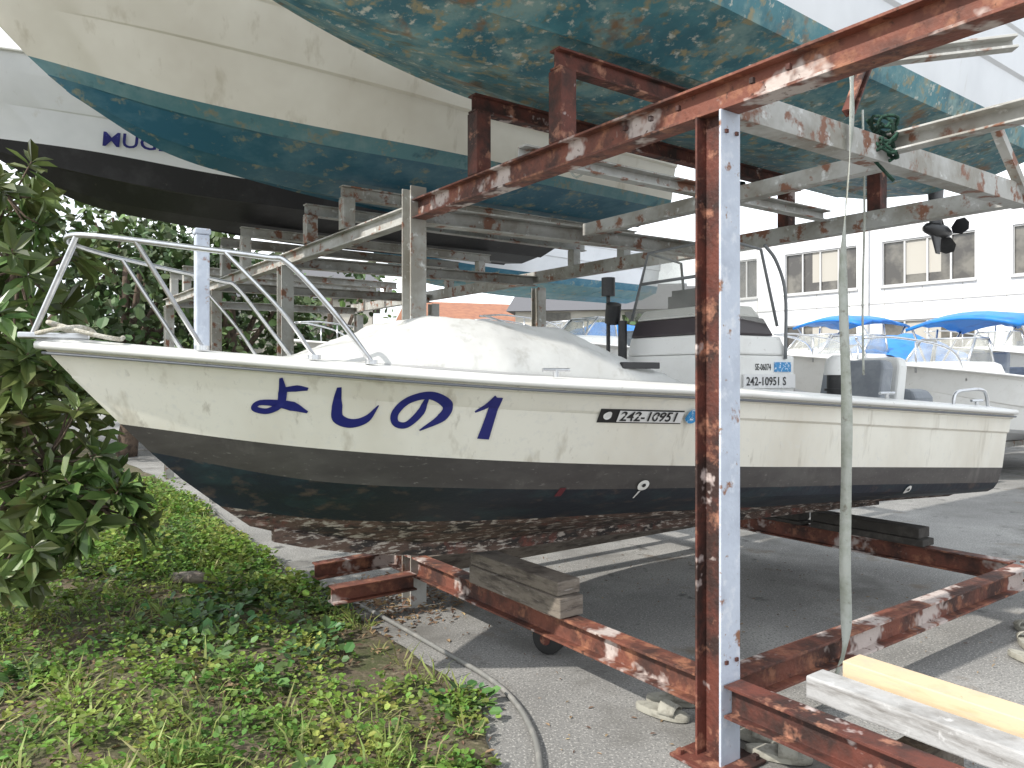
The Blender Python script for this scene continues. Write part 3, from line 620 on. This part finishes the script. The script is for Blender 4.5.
def weeds(name,nc,per,spread,hmax,smin,smax,mat,T,y0=1.9,y1=10.5,pw=1.7,dmax=5.,upb=.6,patch=None,off=0):
    X,Y=sampleregion(nc,y0,y1,pw,dmax); P=[];D=[];N=[];S=[]
    for x,y in zip(X,Y):
        k=mnoise.noise(Vector((x*.9+off,y*.9,3.+off)))+.35*mnoise.noise(Vector((x*3.1+off,y*3.1,1.+off)))
        if patch is not None and k<patch: continue
        if x<-.75*y-.5: continue
        hh=hmax*(.4+1.0*max(0,k+.3))*(.5+.7*random.random()); hh*=min(1,.3+(edge(y)-x)/.6) if x<edge(y) else .3
        z0=hgt(x,y); n=int(per*(.6+.8*random.random()))
        r=rng.random(n)**.6; a=rng.random(n)*6.283
        px=x+spread*r*np.cos(a); py=y+spread*r*np.sin(a); pz=z0+hh*(1-r*r*.7)*rng.random(n)**.6
        P.append(np.stack([px,py,pz],1))
        dd=np.stack([np.cos(a)+rng.normal(0,.5,n),np.sin(a)+rng.normal(0,.5,n),upb*rng.random(n)+rng.normal(0,.25,n)],1); D.append(dd)
        N.append(np.stack([rng.normal(0,.4,n),rng.normal(0,.4,n),np.ones(n)],1)); S.append(smin+(smax-smin)*rng.random(n)**1.5)
    return leaves(name,np.concatenate(P),np.concatenate(D),np.concatenate(N),np.concatenate(S),mat,T)
weeds('weeds',3300,30,.09,.15,.010,.040,weedm,LR,patch=-.2)
weeds('ivy',1000,20,.13,.12,.03,.075,weedd,LR,patch=.02,off=9)
weeds('grass',1000,12,.06,.04,.05,.17,grassm,LB,upb=1.8,patch=-.2,off=4)
weeds('leaf_litter',800,12,.14,.012,.025,.06,deadm,LT,upb=.1)
weeds('tall_weeds',520,50,.13,.34,.025,.055,weedm,LR,y0=4.8,y1=9.5,pw=1.2,dmax=3.2,patch=-.2,off=2)
n=900; X=rng.normal(-.75,.28,n); Y=rng.normal(5.0,.3,n)
leaves('dead_leaf_pile',np.stack([X,Y,.006+.05*rng.random(n)*np.exp(-((X+.75)**2+(Y-5)**2)/.1)],1),np.stack([rng.normal(0,1,n),rng.normal(0,1,n),rng.normal(0,.25,n)],1),np.stack([rng.normal(0,.3,n),rng.normal(0,.3,n),np.ones(n)],1),.02+.04*rng.random(n),deadm)
n=420; X=rng.uniform(-1,2.8,n); Y=rng.uniform(2.5,6.5,n)
leaves('fallen_leaves',np.stack([X,Y,.006+0*X],1),np.stack([rng.normal(0,1,n),rng.normal(0,1,n),rng.normal(0,.1,n)],1),np.stack([0*X,0*X,np.ones(n)],1),.01+.022*rng.random(n),deadm)
g=Geo(); g.tube([(-2.35,5.2,.09),(-2.1,5.0,.15),(-1.95,4.95,.14)],[.04,.045,.03],8); g.build('driftwood_stump',[timber],smooth=True)
# ------------------------------------------------------------ shrub (left)
tree=empty('broadleaf_shrub'); base=Vector((-3.15,4.5,0))
CL=[(-2.80,4.25,2.1,.48,18),(-2.66,4.05,1.55,.46,24),(-2.45,3.95,1.05,.42,24),(-2.12,3.85,.82,.24,10),(-2.5,3.85,.72,.36,16),(-3.2,4.5,2.3,.5,16),(-3.3,4.3,1.4,.7,24),(-2.85,3.9,.9,.5,16),(-2.80,4.15,2.5,.26,8)]
g=Geo(); P=[];D=[];N=[];S=[]
g.tube(cat([base,base+Vector((.05,-.05,.5)),base+Vector((-.02,-.1,1.1)),base+Vector((.05,-.1,1.9)),base+Vector((0,-.1,2.5))],5),[.06-.0021*i for i in range(21)],8)
for cx,cy,cz,r,n in CL:
    c=Vector((cx,cy,cz)); z0=max(.25,cz-.55); s=base+Vector((0,-.08,z0))
    g.tube(cat([s,(s+c)/2+Vector((0,0,.03)),c],5),[.028-.0014*i for i in range(11)],6)
    for k in range(n):
        d=Vector((random.gauss(0,1),random.gauss(0,1),random.gauss(0,1))).normalized(); tip=c+d*r*(.35+.65*random.random()**.5)
        tip.z=max(tip.z,.25)
        mid=(c+tip)/2+Vector((0,0,-.05*random.random()))
        g.tube([c*.9+mid*.1,mid,tip],[.009,.006,.004],5)
        ax=((tip-c).normalized()+Vector((0,0,.55))).normalized(); o1=ax.orthogonal().normalized(); o2=ax.cross(o1)
        m=random.randint(8,12)
        for i in range(m):
            a=i*2.4; el=.05+.9*(i/m); out=(o1*math.cos(a)+o2*math.sin(a)); dd=out*math.cos(el)+ax*math.sin(el)
            dd=dd+Vector((0,0,-.35*random.random()))
            P.append(tip-ax*.06*(1-i/m)); D.append(dd); N.append(ax+Vector((random.gauss(0,.2),random.gauss(0,.2),.2))); S.append((.14+.10*random.random())*(1-.35*i/m))
g.build('branches',[bark],tree,smooth=True)
leaves('foliage',[tuple(p) for p in P],[tuple(p) for p in D],[tuple(p) for p in N],S,leafm,LT,tree)
# ------------------------------------------------------------ background trees
def bgtree(x,y,z,r,rz,n,ls=.2,name='tree'):
    e=empty(name); g=Geo(); g.tube(cat([(x,y,0),(x+.1,y,z*.4),(x,y,z*.8),(x,y,z+rz*.5)],4),[.2-.012*i for i in range(13)],8)
    lob=[]
    for k in range(9):
        a=k*2.4; q=Vector((x+r*.6*math.cos(a)*random.uniform(.5,1.1),y+r*.6*math.sin(a)*random.uniform(.5,1.1),z+rz*random.uniform(-.75,.7))); lob.append((q,r*random.uniform(.32,.55)))
        g.tube([(x,y,z*.6),(Vector((x,y,z*.6))+q)/2,q],[.09,.06,.03],6)
    g.build('trunk',[bark],e,smooth=True)
    pts=[];dd=[]
    for i in range(n):
        q,rr=lob[i%9]; d=rng.normal(0,1,3); d/=np.linalg.norm(d); f_=rng.random()**.45
        nn=1+.35*mnoise.noise(Vector(tuple(d*2.5+q.x)))
        p=np.array(q)+d*rr*f_*nn*np.array([1,1,.85]); pts.append(p); dd.append(d+rng.normal(0,.8,3))
    n=len(pts)
    leaves('crown',pts,dd,rng.normal(0,.6,(n,3))+np.array([0,0,.8]),ls*(.5+rng.random(n)),treem,LR,e)
for q in((-9.6,14.5,2.9,2.6,2.4,2200),(-7.1,13.8,2.5,2.2,2.1,2400),(-5.9,15.8,2.7,1.9,1.9,2200),(-4.6,19,2.5,2.2,1.9,1500),(-12.4,15,3.4,3,2.6,1400),(-8.3,17,3.2,2.6,2.2,1600),(-16,20,4,3.5,3,1200)): bgtree(*q,ls=.17)
for q in((.5,52,2.6,2.8,2.2,700),(-6,46,3,3.2,2.6,900),(5.2,34,2.4,2.2,1.9,800),(9.,46,3.5,3,2.6,700),(-14,34,5,5,4,1300)): bgtree(*q,ls=.3)
v=[];f=[];nx,ny=80,14
for j in range(ny):
    for i in range(nx):
        x=-260+i*6.5; y=130+j*12; e=math.sin(math.pi*j/(ny-1)); h=e*(14+12*mnoise.noise(Vector((x*.012,y*.01,1)))+3*mnoise.noise(Vector((x*.06,y*.06,4))))*(.5+.5*math.exp(-((x-5)/90)**2))
        v.append((x,y,h-1))
for j in range(ny-1):
    for i in range(nx-1): a=j*nx+i; f.append((a,a+1,a+nx+1,a+nx))
mk('hills',v,f,hillm,smooth=True)
# ------------------------------------------------------------ straps, ropes
def strapobj(name,pts,w,mat,twist=0.,yaw=0.):
    P=cat(pts,14); n=len(P); v=[];f=[]
    for i,p in enumerate(P):
        a=yaw+twist*math.sin(i/n*9)+.25*math.sin(i*.37); d=Vector((math.cos(a),math.sin(a),0))*w/2; v+=[p-d,p+d]
    for i in range(n-1): f.append((2*i,2*i+1,2*i+3,2*i+2))
    o=mk(name,v,f,mat,smooth=True); s=o.modifiers.new('s','SOLIDIFY'); s.thickness=.003; return o
q=RU(.85,0,0)
strapobj('cargo_strap',[(q.x+.03,q.y-.06,2.92),(q.x+.025,q.y-.075,2.6),(q.x-.01,q.y-.07,2.0),(q.x+.012,q.y-.06,1.3),(q.x,q.y-.07,.7),(q.x,q.y-.075,.33),(q.x-.05,q.y-.075,.14),(q.x-.08,q.y-.06,.02)],.048,strapm,.9,.2)
g=Geo(); c=RU(1.15,-.05,2.62); pts=[]
for i in range(60): pts.append(c+Vector((.05*math.cos(i*.9)+.02*math.sin(i*2.3),.05*math.sin(i*.9),-.0+.07*math.sin(i*.31)-.03*math.cos(i*1.7))))
pts.append(c+Vector((.05,0,-.2))); g.tube(cat(pts,3),.008,6); g.build('rope_bundle',[ropem],smooth=True)
g=Geo(); q=RU(1.6,.3,0)
g.tube(cat([(q.x,q.y,2.95),(q.x+.01,q.y,2.4),(q.x,q.y,1.9),(q.x+.005,q.y,1.5)],6),.006,6); q=RU(2.2,1.9,0)
g.tube(cat([(q.x,q.y,2.9),(q.x-.02,q.y,2.3),(q.x,q.y,1.6)],6),.006,6); q=RU(.6,1.68,0)
g.tube(cat([(q.x,q.y,3.0),(q.x+.10,q.y,2.72),(q.x+.3,q.y,2.98)],6),.007,6)
g.build('hanging_rope',[strapm],smooth=True)
g=Geo()
for w in(2.2,2.35,2.55): c=RU(w,1.68,2.93); g.tube([c+Vector((0,0,.02)),c-Vector((0,0,.05)),c-Vector((0,0,.10))],[.05,.04,.015],8)
g.build('rubber_pads',[rubber],rack,smooth=True)
# ------------------------------------------------------------ lumber
g=Geo(); g.obox(RU(.36,-1.02,0),R.ay(),R.ax(),.68,.06,.335,.425); g.build('lumber_plank',[lumber],bevel=.004)
g=Geo(); g.obox(RU(.36,-1.05,0),R.ay(),R.ax(),.66,.06,.24,.333); g.build('lumber_plank',[lumber],bevel=.004)
g=Geo(); g.obox(RU(.21,-.98,0),R.ay(),R.ax(),.70,.055,.30,.385); g.build('weathered_plank',[lumberg],bevel=.006)
g=Geo(); g.obox(RU(.28,-.62,0),R.ax(),R.ay(),.25,.05,.01,.235); g.obox(RU(.28,-1.5,0),R.ax(),R.ay(),.25,.05,.01,.235); g.build('timber_block',[timber],bevel=.005)
def sandal(x,y,deg,flip=1):
    fr=Frame(x,y,deg); e=empty('sandal'); g=Geo(); n=20; o=[]
    for i in range(n):
        t=2*math.pi*i/n; a=.125*math.cos(t); b=(.045+.008*math.cos(t))*math.sin(t)*flip; o.append((a,b))
    g.loft([[fr(a,b,.006) for a,b in o],[fr(a*1.02,b*1.05,.02) for a,b in o],[fr(a*.98,b*.98,.030+.006*(a<0)) for a,b in o]]); g.build('sole',[sandalm],e,smooth=True,sharp=40)
    v=[];f=[]
    for i in range(5):
        for j in range(9):
            t=math.pi*j/8; v.append(fr(.0+i*.018,.046*math.cos(t),.028+(.045-.005*i)*math.sin(t)))
    for i in range(4):
        for j in range(8): a=i*9+j; f.append((a,a+1,a+10,a+9))
    ob=mk('strap',v,f,sandalm,None,e,smooth=True); s=ob.modifiers.new('s','SOLIDIFY'); s.thickness=.005
sandal(.74,3.42,-10); sandal(.66,3.30,-35,-1); sandal(1.04,2.93,-20); sandal(1.0,3.08,-35,-1); sandal(2.86,4.16,60); sandal(3.0,4.36,80,-1); sandal(2.70,3.90,-70)
g=Geo(); c=Vector((.2,4.05,.085)); d=Vector((.5,.86,0)).normalized()
g.tube([c-d*.045,c-d*.03,c+d*.03,c+d*.045],[.06,.085,.085,.06],20,0); g.tube([c-d*.05,c+d*.05],.03,12,1); g.obox((c.x,c.y),(-d.y,d.x),(d.x,d.y),.02,.055,.11,.22,1); g.build('jockey_wheel',[tyre,rust2],smooth=True,sharp=40)
# ------------------------------------------------------------ world, sun, camera
az=math.radians(-124); el=math.radians(42)
w=bpy.data.worlds.new('World'); scn.world=w; w.use_nodes=True; nt=w.node_tree
bg=nt.nodes['Background']; sky=_n(nt,'ShaderNodeTexSky',sky_type='NISHITA'); sky.sun_disc=False; sky.sun_elevation=el; sky.sun_rotation=az; sky.air_density=1.; sky.dust_density=2.
nt.links.new(sky.outputs[0],bg.inputs[0]); bg.inputs[1].default_value=.15
bg2=_n(nt,'ShaderNodeBackground'); bg2.inputs[0].default_value=(.92,.965,1,1); bg2.inputs[1].default_value=1.95
tc=_n(nt,'ShaderNodeTexCoord'); mp=_n(nt,'ShaderNodeMapping'); mp.inputs['Scale'].default_value=(1,1,2.5); nz=_n(nt,'ShaderNodeTexNoise'); nz.inputs['Scale'].default_value=1.8; nz.inputs['Detail'].default_value=6
mr=_n(nt,'ShaderNodeMapRange'); mr.inputs[1].default_value=.32; mr.inputs[2].default_value=.54; mx=_n(nt,'ShaderNodeMixShader')
nt.links.new(tc.outputs['Generated'],mp.inputs[0]); nt.links.new(mp.outputs[0],nz.inputs['Vector']); nt.links.new(nz.outputs[0],mr.inputs[0]); nt.links.new(mr.outputs[0],mx.inputs[0])
nt.links.new(bg.outputs[0],mx.inputs[1]); nt.links.new(bg2.outputs[0],mx.inputs[2]); nt.links.new(mx.outputs[0],nt.nodes['World Output'].inputs[0])
sd=bpy.data.lights.new('sun','SUN'); sd.energy=4.6; sd.angle=math.radians(.7); sd.color=(1,.95,.87); so=bpy.data.objects.new('sun',sd); scn.collection.objects.link(so)
dirv=Vector((math.sin(az)*math.cos(el),math.cos(az)*math.cos(el),math.sin(el))); so.rotation_euler=dirv.to_track_quat('Z','Y').to_euler()
cd=bpy.data.cameras.new('camera'); cam=bpy.data.objects.new('camera',cd); scn.collection.objects.link(cam); cam.location=(0,0,1.5); cam.rotation_euler=(math.pi/2,0,0)
cd.sensor_width=36; cd.lens=36*750/1024; cd.shift_y=-9/1024; cd.clip_start=.05; cd.clip_end=2000
scn.camera=cam
scn.view_settings.view_transform='Standard'; scn.view_settings.look='None'; scn.view_settings.exposure=0
